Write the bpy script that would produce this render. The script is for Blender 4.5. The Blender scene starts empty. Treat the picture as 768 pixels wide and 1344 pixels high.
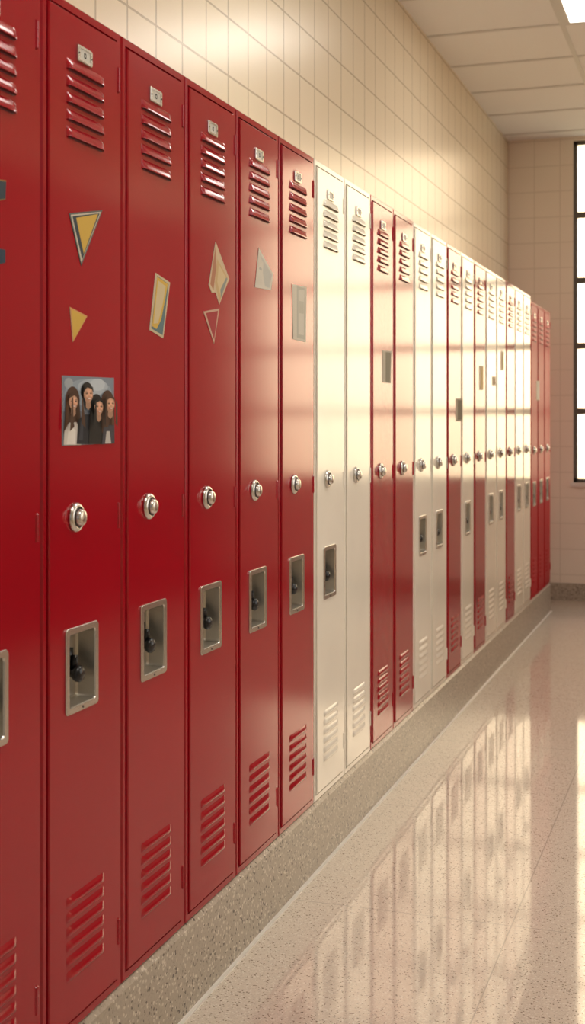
import bpy, math, random
from mathutils import Vector
random.seed(4)
S=bpy.context.scene
COL=S.collection
# ------------------------------------------------------------------ constants
VX,HY=950.0,550.0
A,N0=6734.0,7.52
W=0.305
D=1.081; Y0=1.936; ZC=1.26; K=1.139
ZB=0.19; ZT=1.987
YF=9.21      # far wall
XW=-0.363    # tiled side wall
XR=2.6
ZCEIL=3.22
def P(x,y):
    """photo point on the locker plane -> (Y,Z)"""
    n=A/(VX-x)-N0
    return (Y0+W*n, ZC+(HY-y)*K/(VX-x))
# ------------------------------------------------------------------ materials
def newmat(name):
    m=bpy.data.materials.new(name); m.use_nodes=True
    nt=m.node_tree; b=nt.nodes['Principled BSDF']
    return m,nt,b
def N(nt,t,**kw):
    n=nt.nodes.new(t)
    for k,v in kw.items(): setattr(n,k,v)
    return n
def simple(name,col,rough=.5,metal=0,spec=.5,bump=None,coat=0):
    m,nt,b=newmat(name)
    b.inputs['Base Color'].default_value=(*col,1)
    b.inputs['Roughness'].default_value=rough
    b.inputs['Metallic'].default_value=metal
    b.inputs['Specular IOR Level'].default_value=spec
    b.inputs['Coat Weight'].default_value=coat
    g=N(nt,'ShaderNodeNewGeometry')
    no=N(nt,'ShaderNodeTexNoise'); no.inputs['Scale'].default_value=bump[0] if bump else 30
    nt.links.new(g.outputs['Position'],no.inputs['Vector'])
    if bump:
        bp=N(nt,'ShaderNodeBump'); bp.inputs['Strength'].default_value=bump[1]; bp.inputs['Distance'].default_value=.001
        nt.links.new(no.outputs['Fac'],bp.inputs['Height']); nt.links.new(bp.outputs['Normal'],b.inputs['Normal'])
    return m
def paint(name,col,rough,spec=.5):
    m,nt,b=newmat(name)
    g=N(nt,'ShaderNodeNewGeometry')
    no=N(nt,'ShaderNodeTexNoise'); no.inputs['Scale'].default_value=3.0; no.inputs['Detail'].default_value=3
    nt.links.new(g.outputs['Position'],no.inputs['Vector'])
    mx=N(nt,'ShaderNodeMix',data_type='RGBA')
    mx.inputs['A'].default_value=(*[c*.88 for c in col],1); mx.inputs['B'].default_value=(*[min(1,c*1.1) for c in col],1)
    nt.links.new(no.outputs['Fac'],mx.inputs['Factor']); nt.links.new(mx.outputs['Result'],b.inputs['Base Color'])
    n2=N(nt,'ShaderNodeTexNoise'); n2.inputs['Scale'].default_value=700
    nt.links.new(g.outputs['Position'],n2.inputs['Vector'])
    bp=N(nt,'ShaderNodeBump'); bp.inputs['Strength'].default_value=.07; bp.inputs['Distance'].default_value=.0003
    nt.links.new(n2.outputs['Fac'],bp.inputs['Height']); nt.links.new(bp.outputs['Normal'],b.inputs['Normal'])
    b.inputs['Roughness'].default_value=rough
    b.inputs['Specular IOR Level'].default_value=spec
    return m
RED=paint('red_enamel',(0.37,0.003,0.013),.125,.55)
RED2=paint('matt_red_enamel',(0.42,0.004,0.013),.45,.10)
REFLP=paint('dark_red_reflect_panel',(0.17,0.018,0.014),.35,.3)  # colour of the added unseen panel that the near lockers reflect
CREAM=paint('cream_enamel',(0.91,0.85,0.73),.14,.5)
NICKEL=simple('brushed_nickel',(0.67,0.65,0.61),.25,1,bump=(400,.15))
CUP=simple('cup_steel',(0.54,0.51,0.45),.34,.88,bump=(300,.2))
BLACK=simple('black_metal',(0.010,0.010,0.012),.25)
GREYM=simple('dark_dial_metal',(0.07,0.065,0.06),.35,1)
DARK=simple('slot_shade_red',(0.12,0.002,0.006),.6)  # shade under the red louvers, painted as a darker red
SLOTC=simple('slot_shade_cream',(.30,.24,.16),.6)  # shade under the cream louvers, painted as a darker cream
CARD=simple('card_white',(0.60,0.58,0.52),.5)
FRAME=simple('window_bronze',(0.12,0.105,0.085),.4)
TBAR=simple('ceiling_grid_white',(0.68,0.67,0.65),.5)
STRIP=simple('pale_strip',(0.80,0.76,0.70),.35)
def tile(name,axes,w,h,c1,c2,mort,rough=.3,mv=.003,mh=.003,spec=.5,bump=.6):
    m,nt,b=newmat(name)
    g=N(nt,'ShaderNodeNewGeometry'); sp=N(nt,'ShaderNodeSeparateXYZ'); cb=N(nt,'ShaderNodeCombineXYZ')
    nt.links.new(g.outputs['Position'],sp.inputs[0])
    nt.links.new(sp.outputs[axes[0]],cb.inputs[0]); nt.links.new(sp.outputs[axes[1]],cb.inputs[1])
    def br(w_,h_,ms,off):
        t=N(nt,'ShaderNodeTexBrick'); t.offset=0; t.squash=1
        t.inputs['Scale'].default_value=1; t.inputs['Brick Width'].default_value=w_; t.inputs['Row Height'].default_value=h_
        t.inputs['Mortar Size'].default_value=ms; t.inputs['Mortar Smooth'].default_value=.2
        mp=N(nt,'ShaderNodeMapping'); mp.inputs['Location'].default_value=off
        nt.links.new(cb.outputs[0],mp.inputs[0]); nt.links.new(mp.outputs[0],t.inputs['Vector']); return t
    v=br(w,1000,mv,(0,500,0)); hh=br(1000,h,mh,(500,0,0))
    mx=N(nt,'ShaderNodeMath',operation='MAXIMUM'); nt.links.new(v.outputs['Fac'],mx.inputs[0]); nt.links.new(hh.outputs['Fac'],mx.inputs[1])
    no=N(nt,'ShaderNodeTexNoise'); no.inputs['Scale'].default_value=4; nt.links.new(g.outputs['Position'],no.inputs['Vector'])
    cm=N(nt,'ShaderNodeMix',data_type='RGBA'); cm.inputs['A'].default_value=(*c1,1); cm.inputs['B'].default_value=(*c2,1)
    nt.links.new(no.outputs['Fac'],cm.inputs['Factor'])
    fm=N(nt,'ShaderNodeMix',data_type='RGBA'); fm.inputs['B'].default_value=(*mort,1)
    nt.links.new(cm.outputs['Result'],fm.inputs['A']); nt.links.new(mx.outputs[0],fm.inputs['Factor'])
    nt.links.new(fm.outputs['Result'],b.inputs['Base Color'])
    bp=N(nt,'ShaderNodeBump'); bp.invert=True; bp.inputs['Strength'].default_value=bump; bp.inputs['Distance'].default_value=.002
    nt.links.new(mx.outputs[0],bp.inputs['Height']); nt.links.new(bp.outputs['Normal'],b.inputs['Normal'])
    b.inputs['Roughness'].default_value=rough; b.inputs['Specular IOR Level'].default_value=spec
    return m
TC1,TC2,TM=(0.84,0.72,0.53),(0.87,0.76,0.57),(0.53,0.44,0.31)
TILE_L=tile('wall_tile_side',(1,2),.178,.178,TC1,TC2,TM,.27,.0045,.0036,.5)
TILE_F=tile('wall_tile_end',(0,2),.178,.178,(.93,.83,.71),(.94,.85,.73),(.78,.69,.57),.26,.003,.003)
CEIL=tile('ceiling_tile',(0,1),1.22,.61,(0.89,0.885,0.88),(0.91,0.905,0.90),(0.89,0.885,0.88),.9,bump=0)
def terrazzo(name,base,dark,light,rough,scale,grid=False,mix=.55):
    m,nt,b=newmat(name)
    g=N(nt,'ShaderNodeNewGeometry')
    v=N(nt,'ShaderNodeTexVoronoi'); v.inputs['Scale'].default_value=scale
    nt.links.new(g.outputs['Position'],v.inputs['Vector'])
    r=N(nt,'ShaderNodeValToRGB'); e=r.color_ramp; e.interpolation='CONSTANT'
    e.elements[0].position=0; e.elements[0].color=(*dark,1)
    e.elements[1].position=.045; e.elements[1].color=(*[(a*.84+c*.16) for a,c in zip(base,dark)],1)
    for p,c in ((.15,base),(.55,[x*1.03 for x in base]),(.75,[x*.95 for x in base]),(.90,light)):
        q=e.elements.new(p); q.color=(*c,1)
    sx=N(nt,'ShaderNodeSeparateColor'); nt.links.new(v.outputs['Color'],sx.inputs[0]); nt.links.new(sx.outputs[0],r.inputs[0])
    no=N(nt,'ShaderNodeTexNoise'); no.inputs['Scale'].default_value=scale*.6; no.inputs['Detail'].default_value=2
    nt.links.new(g.outputs['Position'],no.inputs['Vector'])
    r2=N(nt,'ShaderNodeValToRGB'); r2.color_ramp.elements[0].position=.28; r2.color_ramp.elements[0].color=(*dark,1)
    r2.color_ramp.elements[1].position=.36; r2.color_ramp.elements[1].color=(1,1,1,1)
    nt.links.new(no.outputs['Fac'],r2.inputs[0])
    mx=N(nt,'ShaderNodeMix',data_type='RGBA',blend_type='MULTIPLY'); mx.inputs['Factor'].default_value=mix
    nt.links.new(r.outputs[0],mx.inputs['A']); nt.links.new(r2.outputs[0],mx.inputs['B'])
    cur=mx.outputs['Result']
    if grid:
        br=N(nt,'ShaderNodeTexBrick'); br.offset=0
        br.inputs['Scale'].default_value=1; br.inputs['Brick Width'].default_value=.9; br.inputs['Row Height'].default_value=.9
        br.inputs['Mortar Size'].default_value=.0016; br.inputs['Mortar Smooth'].default_value=.1
        mp=N(nt,'ShaderNodeMapping'); mp.inputs['Location'].default_value=(.32,.35,0)
        nt.links.new(g.outputs['Position'],mp.inputs[0]); nt.links.new(mp.outputs[0],br.inputs['Vector'])
        m3=N(nt,'ShaderNodeMix',data_type='RGBA'); m3.inputs['B'].default_value=(*[c*.66 for c in base],1)
        nt.links.new(br.outputs['Fac'],m3.inputs['Factor']); nt.links.new(cur,m3.inputs['A']); cur=m3.outputs['Result']
    nt.links.new(cur,b.inputs['Base Color'])
    b.inputs['Roughness'].default_value=rough
    return m,nt,b
FLOOR,fnt,fb=terrazzo('terrazzo_floor',(0.70,0.61,0.515),(0.20,0.145,0.10),(0.81,0.75,0.66),.062,340,True,.45)
fb.inputs['Specular IOR Level'].default_value=.9
BASE=terrazzo('terrazzo_base',(0.43,0.37,0.29),(0.08,0.06,0.045),(0.66,0.60,0.50),.32,200)[0]
def emit(name,col,st):
    m,nt,b=newmat(name)
    b.inputs['Base Color'].default_value=(*col,1)
    b.inputs['Emission Color'].default_value=(*col,1); b.inputs['Emission Strength'].default_value=st
    return m
DIFF=emit('light_diffuser',(1,.95,.87),9.3)
# ------------------------------------------------------------------ mesh helpers
def mk(name,verts,faces,mats,midx=None,smooth=False,parent=None):
    me=bpy.data.meshes.new(name); me.from_pydata([tuple(v) for v in verts],[],faces)
    for m in mats: me.materials.append(m)
    if midx:
        for i,p in enumerate(me.polygons): p.material_index=midx[i]
    if smooth:
        for p in me.polygons: p.use_smooth=True
    me.update()
    o=bpy.data.objects.new(name,me); COL.objects.link(o)
    if parent: o.parent=parent
    return o
class MB:
    def __init__(s): s.v=[];s.f=[];s.m=[]
    def add(s,vs,fs,mi=0):
        k=len(s.v); s.v+=vs; s.f+=[tuple(i+k for i in f) for f in fs]; s.m+=[mi]*len(fs)
    def box(s,a,b,mi=0):
        x0,y0,z0=a;x1,y1,z1=b
        s.add([(x0,y0,z0),(x1,y0,z0),(x1,y1,z0),(x0,y1,z0),(x0,y0,z1),(x1,y0,z1),(x1,y1,z1),(x0,y1,z1)],
              [(0,3,2,1),(4,5,6,7),(0,1,5,4),(1,2,6,5),(2,3,7,6),(3,0,4,7)],mi)
    def loft(s,loops,cap0=True,cap1=True,mis=None):
        n=len(loops[0]); vs=[p for l in loops for p in l]; k=len(s.v); s.v+=vs
        for i in range(len(loops)-1):
            for j in range(n):
                a=k+i*n+j; b=k+i*n+(j+1)%n; s.f.append((a,b,b+n,a+n)); s.m.append(mis[i] if mis else 0)
        if cap0: s.f.append(tuple(k+j for j in range(n))[::-1]); s.m.append(mis[0] if mis else 0)
        if cap1: s.f.append(tuple(k+(len(loops)-1)*n+j for j in range(n))); s.m.append(mis[-1] if mis else 0)
    def obj(s,name,mats,smooth=False,parent=None):
        return mk(name,s.v,s.f,mats,s.m,smooth,parent)
def rect(x,y0,y1,z0,z1): return [(x,y0,z0),(x,y1,z0),(x,y1,z1),(x,y0,z1)]
def rrect(x,cy,cz,w,h,r,seg=4):
    out=[]
    for (sy,sz,a0) in ((1,-1,-90),(1,1,0),(-1,1,90),(-1,-1,180)):
        for i in range(seg+1):
            a=math.radians(a0+90*i/seg)
            out.append((x,cy+sy*(w/2-r)+r*math.cos(a),cz+sz*(h/2-r)+r*math.sin(a)))
    return out
def revolve(mb,cy,cz,prof,seg=24,mis=None,x0=0):
    loops=[[(x0+x,cy+r*math.cos(2*math.pi*i/seg),cz+r*math.sin(2*math.pi*i/seg)) for i in range(seg)] for r,x in prof]
    mb.loft(loops,True,True,mis)
# ------------------------------------------------------------------ locker templates (local: base at 0,0,0 front plane x=0)
H=ZT-ZB
DX=.004   # door face
VY0,VY1=.256*W,.722*W
HC=(.437*W, .822-ZB); HW,HH=.122,.150
def t_body(mat):
    b=MB(); e=.0018
    o=lambda x,i:rect(x,e+i,W-e-i,i,H-i)
    b.loft([o(-.35,0),o(-.005,0),o(-.001,.0025),o(0,.004),rect(0,.0150,W-.0205,.017,H-.017),rect(-.06,.0150,W-.0205,.017,H-.017)])
    return b
def t_door(handle):
    y0,y1,z0,z1=.0190,W-.0245,.021,H-.021
    b=MB()
    if not handle:
        b.loft([rect(-.018,y0,y1,z0,z1),rect(DX-.0025,y0,y1,z0,z1),rect(DX,y0+.0025,y1-.0025,z0+.0025,z1-.0025)])
    else:
        i=.0025
        cy,cz=HC; a0,a1,c0,c1=cy-HW/2+.006,cy+HW/2-.006,cz-HH/2+.006,cz+HH/2-.006
        b.loft([rect(-.018,a0,a1,c0,c1),rect(-.018,y0,y1,z0,z1),rect(DX-i,y0,y1,z0,z1),rect(DX,y0+i,y1-i,z0+i,z1-i),rect(DX,a0,a1,c0,c1),rect(-.018,a0,a1,c0,c1)],False,False)
    return b
def t_vent(z0,z1,n,dep=.008,plate=True):
    b=MB(); p=(z1-z0)/n
    for k in range(n):
        zt=z1-p*k; h=p*.62
        us=[0,.03,.07,.12,.5,.88,.93,.97,1]; am=[0,.55,.9,1,1,1,.9,.55,0]
        prof=[(0,0),(.35,.25),(.72,.55),(.95,.85),(1,1),(.25,1.02)] if plate else [(0,0),(.4,.22),(.8,.5),(1,.78),(.6,1.0),(.05,1.12)]
        k0=len(b.v); 
        for u,a in zip(us,am):
            for (px,pz) in prof: b.v.append((DX+.0002+dep*a*px, VY0+(VY1-VY0)*u, zt-h*pz))
        m=len(prof)
        for i in range(8):
            for j in range(m-1):
                q=k0+i*m+j; b.f.append((q,q+1,q+m+1,q+m)); b.m.append(1 if j==m-2 else 0)
        if plate: b.add([(DX+.0006,VY0+.006,zt-h-.003),(DX+.0006,VY1-.006,zt-h-.003),(DX+.0006,VY1-.006,zt-h+.001),(DX+.0006,VY0+.006,zt-h+.001)],[(0,1,2,3)],1)  # flat strip coloured as the shade below each louver
    return b
def t_plate():
    b=MB(); cy,cz=.468*W,1.903-ZB; w,h=.056,.029
    b.loft([rrect(DX,cy,cz,w,h,.004),rrect(DX+.003,cy,cz,w,h,.004),rrect(DX+.004,cy,cz,w-.003,h-.003,.003),rrect(DX+.004,cy,cz,w-.018,h-.010,.001),rrect(DX+.0028,cy,cz,w-.018,h-.010,.001)],mis=[0,0,0,0,1])
    o=rrect(DX+.003,cy,cz,.009,.010,.003); i=rrect(DX+.003,cy,cz,.004,.005,.0015)
    n=len(o); b.add(o+i,[(j,(j+1)%n,n+(j+1)%n,n+j) for j in range(n)],2)
    for s in (-1,1): revolve(b,cy+s*.0238,cz,[(.0018,DX+.004),(.0014,DX+.0048)],8,[2,2])
    return b
def t_lock():
    b=MB()
    revolve(b,.362*W,1.088-ZB,[(.0250,DX),(.0258,DX+.002),(.0252,DX+.0045),(.0230,DX+.0072),(.0205,DX+.0085),(.0188,DX+.0088),(.0180,DX+.0070),(.0155,DX+.0070),(.0150,DX+.0100),(.0142,DX+.0146),(.0125,DX+.0168),(.0098,DX+.0178),(.006,DX+.0182),(.001,DX+.0184)],28,
      [0,0,0,0,0,1,1,1,0,0,0,0,0,0])
    return b
def t_handle():
    b=MB(); cy,cz=HC
    R=lambda x,g,r:rrect(x,cy,cz,HW-g,HH-g,r,5)
    b.loft([R(DX,0,.008),R(DX+.0022,0,.008),R(DX+.0036,.0018,.0075),R(DX+.0036,.022,.007),R(DX+.001,.025,.006),R(-.026,.030,.006),R(-.030,.036,.005)],False,True,[0,0,0,0,1,1,1])
    revolve(b,cy,cz-HH/2+.0058,[(.0026,DX+.0036),(.002,DX+.0046)],8,[2,2])
    return b
def t_latch():
    b=MB(); cy,cz=HC; cy+=.012
    b.box((-.030,cy-.007,cz-.004),(-.022,cy+.008,cz+.030))
    b.box((-.024,cy-.003,cz-.010),(-.010,cy+.003,cz+.018))
    revolve(b,cy-.002,cz-.014,[(.006,-.026),(.008,-.018),(.0125,-.014),(.0150,-.009),(.0150,-.004),(.011,.001),(.004,.003)],20)
    return b
def t_hinge(z):
    b=MB(); seg=10; y=W-.0225; z-=ZB
    loops=[[(.0025+r*math.cos(2*math.pi*i/seg),y+r*math.sin(2*math.pi*i/seg),zz) for i in range(seg)] for r,zz in ((.003,z-.024),(.0048,z-.0225),(.0048,z-.008),(.0042,z-.0075),(.0048,z-.007),(.0048,z+.007),(.0042,z+.0075),(.0048,z+.008),(.0048,z+.0225),(.003,z+.024))]
    b.loft(loops); return b
cache={}
def get(kind,mat,build,mats,smooth=False):
    k=(kind,mat.name)
    if k not in cache:
        b=build(); o=b.obj(kind,mats,smooth)
        if smooth:
            try:
                with bpy.context.temp_override(object=o,active_object=o,selected_editable_objects=[o]): bpy.ops.object.shade_auto_smooth(angle=.6)
            except Exception: pass
        cache[k]=o
        return o
    o=cache[k].copy(); COL.objects.link(o); return o
cols={}
for i,c in enumerate("RRRRRRCCRRCCRCRCCRCCRRR"): cols[i-1]=c
handles={-1,0,1,2,3,4,5,9,10,12,14,15,17,18,19,20,21}
desc={-1:"glossy red metal locker with navy stickers on its door",0:"glossy red metal locker decorated with triangles and a group photo",
1:"glossy red metal locker with one slanted paper sticker",2:"glossy red metal locker with kite and triangle paper cutouts",
3:"glossy red metal locker with a torn grey paper piece",4:"glossy red metal locker with a narrow grey paper strip",
5:"cream metal locker with steel recessed handle beside red one",6:"cream metal locker with dial lock and no cup handle",
7:"red metal locker without cup handle beside cream one",8:"red metal locker without cup handle between red and cream"}
for n in range(-1,22):
    c=cols[n]; mat=RED if c=='R' else CREAM
    if n>=19: mat=RED2
    e=bpy.data.objects.new('locker',None); e.empty_display_size=.1; COL.objects.link(e)
    e.location=(0,Y0+W*n,ZB)
    if n==-1: e.scale=(1,1.07,1); e.location.y=Y0-W*1.07
    if n>=19: e.scale=(1,1,.985)
    e['category']='locker'; e['group']='row of school lockers'
    word='red' if c=='R' else 'cream'
    e['label']=desc.get(n, f"{word} metal locker with vents and "+("steel cup handle" if n in handles else "dial lock only")+" on terrazzo base")
    if n>=19: e['label']='slightly shorter matt red metal locker near the end wall'
    body=get('body',mat,lambda:t_body(mat),[mat]); body.parent=e
    hd=n in handles
    door=get('door' if hd else 'door_plain',mat,lambda:t_door(hd),[mat]); door.parent=e; 
    if not hd: door.name='door'
    door['label']=f"{word} enamelled steel door"
    sl=DARK if c=='R' else SLOTC
    parts=[get('upper_vent',mat,lambda:t_vent(1.738-ZB,1.885-ZB,5,.0068),[mat,sl]),
           get('lower_vent',mat,lambda:t_vent(.278-ZB,.432-ZB,6,.0050,False),[mat,mat],True),
           get('name_plate',mat,t_plate,[NICKEL,CARD,BLACK]),
           get('combination_lock',mat,t_lock,[NICKEL,GREYM],True)]
    if hd: parts+=[get('handle',mat,t_handle,[NICKEL,CUP,BLACK]),get('latch',mat,t_latch,[BLACK],True)]
    for z in (1.895,1.08,.30):
        parts.append(get('hinge%d'%int(z*100),mat,lambda:t_hinge(z),[mat])); parts[-1].name='hinge'
    for p in parts:
        p.parent=door
        if p.name.startswith(('upper_vent','lower_vent')): p.name='vent'
# ------------------------------------------------------------------ papers and stickers
pm={}
def pmat(c,r=.6):
    k=tuple(round(x,3) for x in c)
    if k not in pm: pm[k]=simple('paper_print_%d'%len(pm),c,r,spec=.2)
    return pm[k]
def sheet(name,label,cat,layers,edge=(.7,.66,.58)):
    b=MB(); mats=[pmat(edge)]
    for li,(c,pts) in enumerate(layers):
        q=[P(*p) for p in pts]
        x=DX+.0012+.00010*li
        mats.append(pmat(c)); mi=len(mats)-1
        k=len(q)
        ar=sum(q[i][0]*q[(i+1)%k][1]-q[(i+1)%k][0]*q[i][1] for i in range(k))
        if ar<0: q=q[::-1]
        if li==0:
            b.loft([[(DX+.0002,y,z) for y,z in q],[(x,y,z) for y,z in q]],True,False)
        b.add([(x+.00001,y,z) for y,z in q],[tuple(range(k))],mi)
    o=b.obj(name,mats); o['label']=label; o['category']=cat
    xs=Vector((DX,sum(v.co.y for v in o.data.vertices)/len(o.data.vertices),sum(v.co.z for v in o.data.vertices)/len(o.data.vertices)))
    for v in o.data.vertices: v.co-=xs
    o.location=xs
    return o
YEL=(.62,.40,.07); OFF=(.60,.55,.45); NAVY=(.03,.05,.07); TEAL=(.10,.17,.19)
sheet('triangle_sticker','yellow triangle sticker with white and navy border, pointing down','sticker',
 [((.10,.11,.11),[(87,280),(131,276),(103,349)]),(OFF,[(89,282),(129,278),(103,345)]),(NAVY,[(91,284),(127,280),(104,341)]),(YEL,[(96,286),(125,281),(106,333)])],edge=(.1,.1,.1))
sheet('triangle_sticker','small plain yellow triangle sticker on red locker door','sticker',
 [((.62,.33,.12),[(88,403),(111,415),(92,449)]),(YEL,[(90,406),(109,416),(93,446)])])
sheet('paper_sticker','slanted cream paper with yellow centre and blue arc','sticker',
 [((.58,.48,.32),[(201,358),(220,371),(211,444),(193,433)]),(TEAL,[(203,362),(218,373),(210,440),(195,431)]),(YEL,[(203,363),(217,373),(213,395),(208,420),(202,432),(196,428)]),((.60,.49,.29),[(204,368),(214,376),(210,400),(204,424),(198,425)])])
sheet('kite_cutout','kite shaped off-white and tan paper cutout on red locker','paper cutout',
 [((.60,.46,.30),[(280,317),(271,374),(275,384),(280,384),(285,400),(298,366)]),((.42,.18,.10),[(280,322),(273,373),(277,381),(281,350)]),((.56,.38,.19),[(282,340),(279,372),(285,396),(296,365)]),((.64,.49,.28),[(284,347),(282,370),(286,388),(293,364)]),((.25,.27,.24),[(286,380),(294,364),(295.5,366),(286.5,392)])])
sheet('triangle_cutout','small red and white outlined triangle paper cutout','paper cutout',
 [((.56,.36,.26),[(264,409),(285,405),(278,451)]),((.34,.02,.03),[(267,411),(283,408),(278,446)])])
sheet('torn_paper','torn grey-white paper scrap stuck to red locker','paper scrap',
 [((.66,.61,.52),[(337,325),(356,360),(353,381),(332,377)]),((.50,.49,.44),[(338,332),(354,361),(351,378),(345,376)]),((.64,.59,.50),[(337,335),(343,345),(341,374),(334,374)]),((.42,.41,.37),[(338,350),(341,353),(340,356),(337,353)])])
sheet('paper_strip','narrow grey-green printed paper strip taped to locker','paper strip',
 [((.64,.59,.49),[(381,373),(400,377),(399,449),(382,445)]),((.48,.46,.38),[(387,376),(399,379),(398,446),(387,443)]),((.62,.58,.49),[(389,380),(397,381),(396,440),(389,439)]),((.52,.49,.40),[(390,395),(396,396),(396,412),(390,411)])],edge=(.5,.45,.4))
sheet('paper_note','small dark paper note on red locker door','paper note',
 [((.50,.46,.37),[(500,460),(512,461),(511,503),(500,502)]),((.22,.20,.15),[(504,462),(511,463),(510,502),(504,501)])])
sheet('paper_note','small dark paper note on red locker door','paper note',
 [((.4,.35,.27),[(597,523),(606,523),(606,553),(597,553)]),((.10,.08,.05),[(599,525),(605,525),(605,551),(599,551)])])
for x0,x1,y0,y1,c in ((628,633,480,512,(.62,.46,.2)),(645,649,494,506,(.3,.2,.1)),(656,660,461,486,(.50,.38,.2)),(703,707,500,525,(.55,.5,.45))):
    sheet('paper_note','tiny tan paper note stuck on a locker door','paper note',[(OFF,[(x0,y0),(x1,y0),(x1,y1),(x0,y1)]),(c,[(x0+1,y0+1.5),(x1,y0+1.5),(x1,y1-1.5),(x0+1,y1-1.5)])])
def circ(cx,cy,rx,ry,a0=0,a1=360,n=24): return [(cx+rx*math.cos(math.radians(a0+(a1-a0)*i/n)),cy+ry*math.sin(math.radians(a0+(a1-a0)*i/n))) for i in range(n)]
sheet('paper_sticker','dark navy sticker with yellow edge on red locker','sticker',
 [((.25,.17,.05),[(-30,232),(4,237),(3,262),(-30,268)]),(NAVY,[(-28,234),(4,239),(3,261),(-28,264)])])
sheet('paper_sticker','teal blue sticker strip on red locker door','sticker',
 [((.02,.045,.08),[(-30,322),(3,328),(3,345),(-30,352)])],edge=(.1,.12,.15))
# group photograph print
def E(cx,cy,rx,ry,n=18): return circ(cx,cy,rx,ry,0,360,n)
HB=(.07,.03,.016); HB2=(.13,.06,.03); HK=(.012,.010,.010); SUIT=(.014,.016,.024)
lay=[((.20,.24,.30),[(78,493),(146,496),(146,582),(78,585)]),
 ((.28,.34,.41),E(112,515,31,18)),((.40,.46,.53),E(118,508,20,11)),((.50,.56,.62),E(124,505,10,8)),((.34,.38,.42),E(86,503,6,7)),
 ((.13,.15,.19),[(79,540),(145,540),(145,581),(79,583)]),
 (HB,E(91,526,9.5,19)),(HB,[(82,526),(100,526),(103,566),(79,568)]),(HB2,[(83,528),(86,524),(85,562),(81,564)]),
 ((.62,.58,.54),[(79,584),(80,566),(86,555),(96,554),(101,563),(102,584)]),((.78,.75,.70),[(83,583),(85,566),(90,561),(95,565),(94,583)]),
 (SUIT,[(96,583),(98,552),(105,544),(118,544),(126,552),(127,583)]),((.04,.045,.06),[(99,578),(101,555),(105,548),(104,578)]),
 (HK,E(109.5,513,7.8,11.5)),
 (HK,E(122,534,8.8,17)),(HK,[(113.5,536),(130.5,536),(132,583),(112,583)]),
 (HB,E(136.5,530,8.8,18)),(HB,[(128,531),(145.5,531),(145.5,568),(129,568)]),(HB2,[(142,528),(144.5,534),(144.5,563),(142,560)]),
 ((.05,.05,.065),[(129,583),(131,562),(136,558),(145.5,558),(145.5,582)]),((.5,.47,.44),[(133,582),(135,566),(139,566),(141,582)])]
def face(cx,cy,rx,ry,s=1.0,hair=HB,part=0):
    c=lambda a,k:tuple(min(1,x*k) for x in a); B=(.84*s,.48*s,.32*s)
    L=[(c(B,.5),[(cx-2.8,cy+ry*.5),(cx+2.8,cy+ry*.5),(cx+3.4,cy+ry*1.45),(cx,cy+ry*1.85),(cx-3.4,cy+ry*1.45)])]
    def jaw(k,dx,dy):
        pts=[]
        for i in range(20):
            a=2*math.pi*i/20; X=math.cos(a); Y=math.sin(a)
            t=1-.22*max(0,Y)**1.5
            pts.append((cx+dx+rx*k*X*t,cy+dy+ry*k*Y))
        return pts
    for q in range(6):
        k=1-.13*q; L.append((c(B,.66+.075*q),jaw(k,.22*q,-.25*q)))
    L.append((hair,[(cx-rx-.4,cy-ry*.25),(cx-rx*.9,cy-ry*.90),(cx+part,cy-ry*1.18),(cx+rx*.9,cy-ry*.90),(cx+rx+.4,cy-ry*.25),(cx+rx*.70,cy-ry*.66),(cx+part,cy-ry*.86),(cx-rx*.72,cy-ry*.60)]))
    for sd in (-1,1):
        L+=[(c(B,.62),E(cx+sd*rx*.42,cy-ry*.16,rx*.30,ry*.11,10)),((.03,.015,.01),E(cx+sd*rx*.42,cy-ry*.14,rx*.19,ry*.07,8)),
            ((.10,.05,.03),[(cx+sd*rx*.18,cy-ry*.32),(cx+sd*rx*.45,cy-ry*.38),(cx+sd*rx*.70,cy-ry*.32),(cx+sd*rx*.45,cy-ry*.32)]),
            (c(B,1.08),E(cx+sd*rx*.48+.3,cy+ry*.15,rx*.20,ry*.12,8))]
    L+=[(c(B,1.12),[(cx-.1,cy-ry*.2),(cx+.7,cy-ry*.2),(cx+.9,cy+ry*.12),(cx,cy+ry*.12)]),(c(B,.66),E(cx,cy+ry*.20,rx*.24,ry*.045,8)),
        ((.46,.15,.11),[(cx-rx*.52,cy+ry*.38),(cx,cy+ry*.43),(cx+rx*.52,cy+ry*.38),(cx+rx*.30,cy+ry*.57),(cx,cy+ry*.63),(cx-rx*.30,cy+ry*.57)]),
        ((.86,.81,.76),[(cx-rx*.40,cy+ry*.42),(cx,cy+ry*.46),(cx+rx*.40,cy+ry*.42),(cx+rx*.22,cy+ry*.53),(cx,cy+ry*.56),(cx-rx*.22,cy+ry*.53)])]
    return L
lay+=face(91,528,6.0,10.4,1.0,HB,1)+face(109.5,518,6.2,11,.94,HK,-1.5)+face(122,535,5.8,10.2,1.0,HK,.8)+face(136,531,5.8,10.2,.98,HB,-.8)
lay+=[(HB,[(83.5,524),(85.4,520),(85.6,545),(87,560),(81,566)]),(HB,[(97,521),(98.5,524),(102,562),(96.5,556),(96.6,540)]),
      (HK,[(114.5,530),(116.2,528),(116.6,548),(117,562),(112,566)]),(HK,[(127.6,528),(129,532),(130,562),(127,556)]),
      (HB,[(128.6,527),(130.4,525),(130.6,545),(132,560),(128,560)]),(HB,[(141.6,525),(143.6,530),(144,560),(141.2,556)])]
sheet('photo_print','glossy colour photo of four smiling people standing together','photograph',lay)
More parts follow.
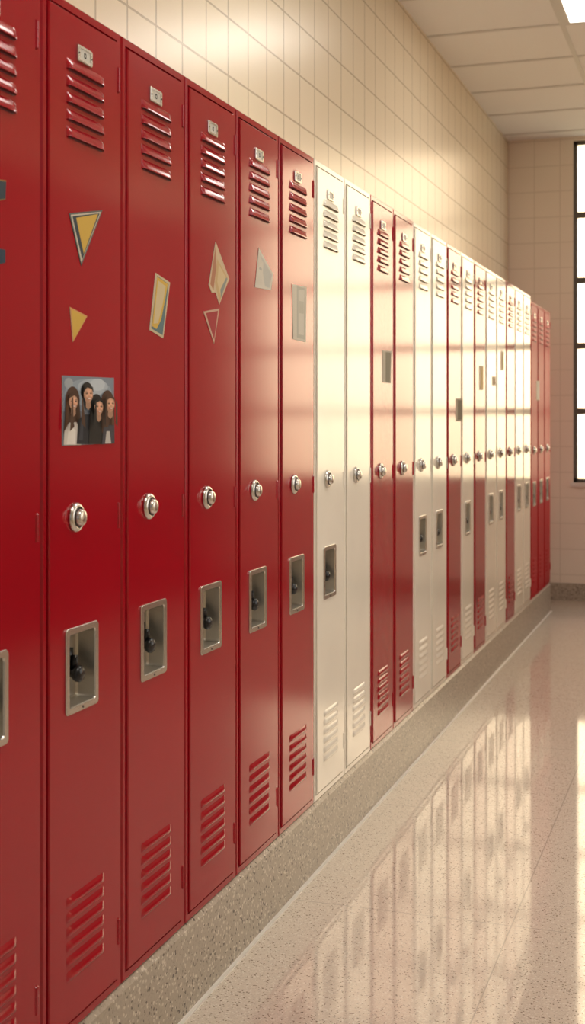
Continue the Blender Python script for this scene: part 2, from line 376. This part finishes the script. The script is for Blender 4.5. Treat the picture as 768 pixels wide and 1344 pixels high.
# ------------------------------------------------------------------ room
def struct(o): o['kind']='structure'; return o
YB=-1.6
b=MB(); b.box((XW-.12,YB,-.1),(XR+.12,YF+.12,0)); struct(b.obj('floor',[FLOOR]))
b=MB(); b.box((XW-.12,YB,0),(XW,YF+.12,ZCEIL)); struct(b.obj('wall_left',[TILE_L]))
WX0,WX1,WZ0,WZ1=.09,2.25,.82,3.19
RY0,RY1,RZ0,RZ1=2.2,5.3,.85,3.0
b=MB()
b.box((XR,YB,0),(XR+.12,RY0,ZCEIL)); b.box((XR,RY1,0),(XR+.12,YF+.12,ZCEIL)); b.box((XR,RY0,0),(XR+.12,RY1,RZ0)); b.box((XR,RY0,RZ1),(XR+.12,RY1,ZCEIL))
struct(b.obj('wall_right',[TILE_L]))
# unseen dark red panel on the right wall, added to redden locker reflections
b=MB(); b.box((XR-.02,RY1+.1,0),(XR,YF,2.6)); b.box((XR-.03,RY1+.1,2.6),(XR,YF,2.64)); struct(b.obj('added_reflect_panel',[REFLP]))
b=MB()
b.box((XW,YF,0),(WX0,YF+.12,ZCEIL)); b.box((WX1,YF,0),(XR,YF+.12,ZCEIL)); b.box((WX0,YF,0),(WX1,YF+.12,WZ0)); b.box((WX0,YF,WZ1),(WX1,YF+.12,ZCEIL))
struct(b.obj('wall_back',[TILE_F]))
b=MB(); b.box((XW-.12,YB,ZCEIL),(XR+.12,YF+.12,ZCEIL+.1)); struct(b.obj('ceiling',[CEIL]))
FX0=.32; FY1=6.56; T=.61
b=MB()
x=FX0
while x<XR:
    if x>XW: b.box((x-.012,YB,ZCEIL-.004),(x+.012,YF,ZCEIL))
    x+=2*T
y=FY1-T*14
while y<YF:
    if y>YB: b.box((XW,y-.012,ZCEIL-.0045),(XR,y+.012,ZCEIL))
    y+=T
struct(b.obj('trim_1',[TBAR]))
YE=Y0+22*W
b=MB()
pr=[(-.35,0),(.004,0),(.004,ZB-.012),(-.004,ZB-.002),(-.35,ZB-.002)]
b.loft([[(x,YB,z) for x,z in pr],[(x,YE,z) for x,z in pr]]); struct(b.obj('baseboard_left',[BASE]))
b=MB(); b.box((.004,YB,0),(.014,YE,.004)); struct(b.obj('trim_2',[STRIP]))
b=MB(); b.box((XW,YF-.015,0),(XR,YF,.12)); struct(b.obj('baseboard_back',[BASE]))
b=MB(); b.box((XW,YE+.002,0),(XW+.015,YF-.015,.12)); struct(b.obj('baseboard_side',[BASE]))
# windows
b=MB(); fw=.026
yy0,yy1=YF+.02,YF+.045
b.box((WX0,yy0,WZ0),(WX0+fw,yy1,WZ1)); b.box((WX1-fw,yy0,WZ0),(WX1,yy1,WZ1)); b.box((WX0,yy0,WZ0),(WX1,yy1,WZ0+fw)); b.box((WX0,yy0,WZ1-fw),(WX1,yy1,WZ1))
for k in range(1,5):
    z=ZC+(550-540)*9.2/1712+.455*(k-1)
    b.box((WX0+fw,yy0+.006,z-.022),(WX1-fw,yy1-.004,z+.022))
for k in range(1,4):
    x=WX0+(WX1-WX0)*k/4; b.box((x-.009,yy0+.008,WZ0+fw),(x+.009,yy1-.006,WZ1-fw))
struct(b.obj('window_1',[FRAME]))
b=MB(); xx0,xx1=XR+.03,XR+.08; fw=.05  # unseen side window, added to give the lockers soft fill light
b.box((xx0,RY0,RZ0),(xx1,RY0+fw,RZ1)); b.box((xx0,RY1-fw,RZ0),(xx1,RY1,RZ1)); b.box((xx0,RY0,RZ0),(xx1,RY1,RZ0+fw)); b.box((xx0,RY0,RZ1-fw),(xx1,RY1,RZ1))
for k in range(1,5): 
    z=RZ0+(RZ1-RZ0)*k/5; b.box((xx0+.01,RY0+fw,z-.014),(xx1-.01,RY1-fw,z+.014))
for k in range(1,6):
    y=RY0+(RY1-RY0)*k/6; b.box((xx0+.012,y-.02,RZ0+fw),(xx1-.012,y+.02,RZ1-fw))
struct(b.obj('added_side_window',[FRAME]))
b=MB(); b.box((WX0-.02,YF-.02,WZ0-.03),(WX1+.02,YF+.02,WZ0)); struct(b.obj('trim_3',[STRIP]))
for y1 in (FY1,FY1-4*T,FY1-8*T):  # first panel is in view; the others are added for more light
    for x0 in (FX0,):
        e=bpy.data.objects.new('ceiling_light',None); COL.objects.link(e); e.location=(x0+T,y1-T/2,ZCEIL-.02)
        e['label']='recessed rectangular fluorescent panel light in tiled ceiling'; e['category']='ceiling light'; e['group']='ceiling panel lights'
        b=MB()
        w,l=T-.013,T/2-.013
        def rl(z,i): return [(-w+i,-l+i,z),(w-i,-l+i,z),(w-i,l-i,z),(-w+i,l-i,z)]
        b.loft([rl(.019,0),rl(.006,0),rl(.006,.03),rl(.010,.034)],False,False); b.obj('housing',[TBAR],parent=e)
        b=MB(); b.loft([rl(.012,.034),rl(.009,.034)]); b.obj('diffuser',[DIFF],parent=e)
# ------------------------------------------------------------------ light: hazy sky, bright on the +Y side
wd=bpy.data.worlds.new('world'); S.world=wd; wd.use_nodes=True
nt=wd.node_tree; bg=nt.nodes['Background']
tc=N(nt,'ShaderNodeTexCoord'); sp=N(nt,'ShaderNodeSeparateXYZ'); nt.links.new(tc.outputs['Generated'],sp.inputs[0])
def ramp(stops):
    r=N(nt,'ShaderNodeValToRGB'); e=r.color_ramp
    e.elements[0].position=stops[0][0]; e.elements[0].color=(*stops[0][1],1)
    e.elements[1].position=stops[1][0]; e.elements[1].color=(*stops[1][1],1)
    for p,c in stops[2:]:
        q=e.elements.new(p); q.color=(*c,1)
    return r
mr=N(nt,'ShaderNodeMapRange'); mr.inputs['From Min'].default_value=-1; mr.inputs['From Max'].default_value=1; nt.links.new(sp.outputs['Y'],mr.inputs['Value'])
ra=ramp([(.30,(.060,.058,.056)),(.48,(.42,.41,.39)),(.80,(.42,.40,.37)),(.88,(.90,.70,.46))])
nt.links.new(mr.outputs[0],ra.inputs[0])
mz=N(nt,'ShaderNodeMapRange'); mz.inputs['From Min'].default_value=-.2; mz.inputs['From Max'].default_value=.2; nt.links.new(sp.outputs['Z'],mz.inputs['Value'])
rz=ramp([(.2,(.42,.42,.34)),(.62,(1,1,1))]); nt.links.new(mz.outputs[0],rz.inputs[0])
mm=N(nt,'ShaderNodeMix',data_type='RGBA',blend_type='MULTIPLY'); mm.inputs['Factor'].default_value=1
nt.links.new(ra.outputs[0],mm.inputs['A']); nt.links.new(rz.outputs[0],mm.inputs['B']); nt.links.new(mm.outputs['Result'],bg.inputs['Color'])
bg.inputs['Strength'].default_value=5.1
def portal(name,loc,rot,sx,sy):
    l=bpy.data.lights.new(name,'AREA'); l.shape='RECTANGLE'; l.size=sx; l.size_y=sy
    l.cycles.is_portal=True
    o=bpy.data.objects.new(name,l); COL.objects.link(o); o.location=loc; o.rotation_euler=rot; return o
portal('side_portal',(XR+.13,(RY0+RY1)/2,(RZ0+RZ1)/2),(0,math.radians(90),0),RZ1-RZ0,RY1-RY0)
portal('end_portal',((WX0+WX1)/2,YF+.13,(WZ0+WZ1)/2),(math.radians(-90),0,0),WX1-WX0,WZ1-WZ0)
portal('entry_portal',((XW+XR)/2,YB,ZCEIL/2),(math.radians(90),0,0),XR-XW,ZCEIL)
# ------------------------------------------------------------------ camera
th=math.atan(566/1712)
c=bpy.data.cameras.new('camera'); co=bpy.data.objects.new('camera',c); COL.objects.link(co)
c.sensor_fit='VERTICAL'; c.sensor_height=36; c.sensor_width=36*768/1344
c.lens=1712*36/1344; c.shift_y=-(672-HY)/1344
co.location=(D,0,ZC); co.rotation_euler=(math.radians(90),0,th)
c.clip_start=.05
c.dof.use_dof=True; c.dof.focus_distance=3.0; c.dof.aperture_fstop=6.3
S.camera=co
S.view_settings.view_transform='Standard'; S.view_settings.look='None'
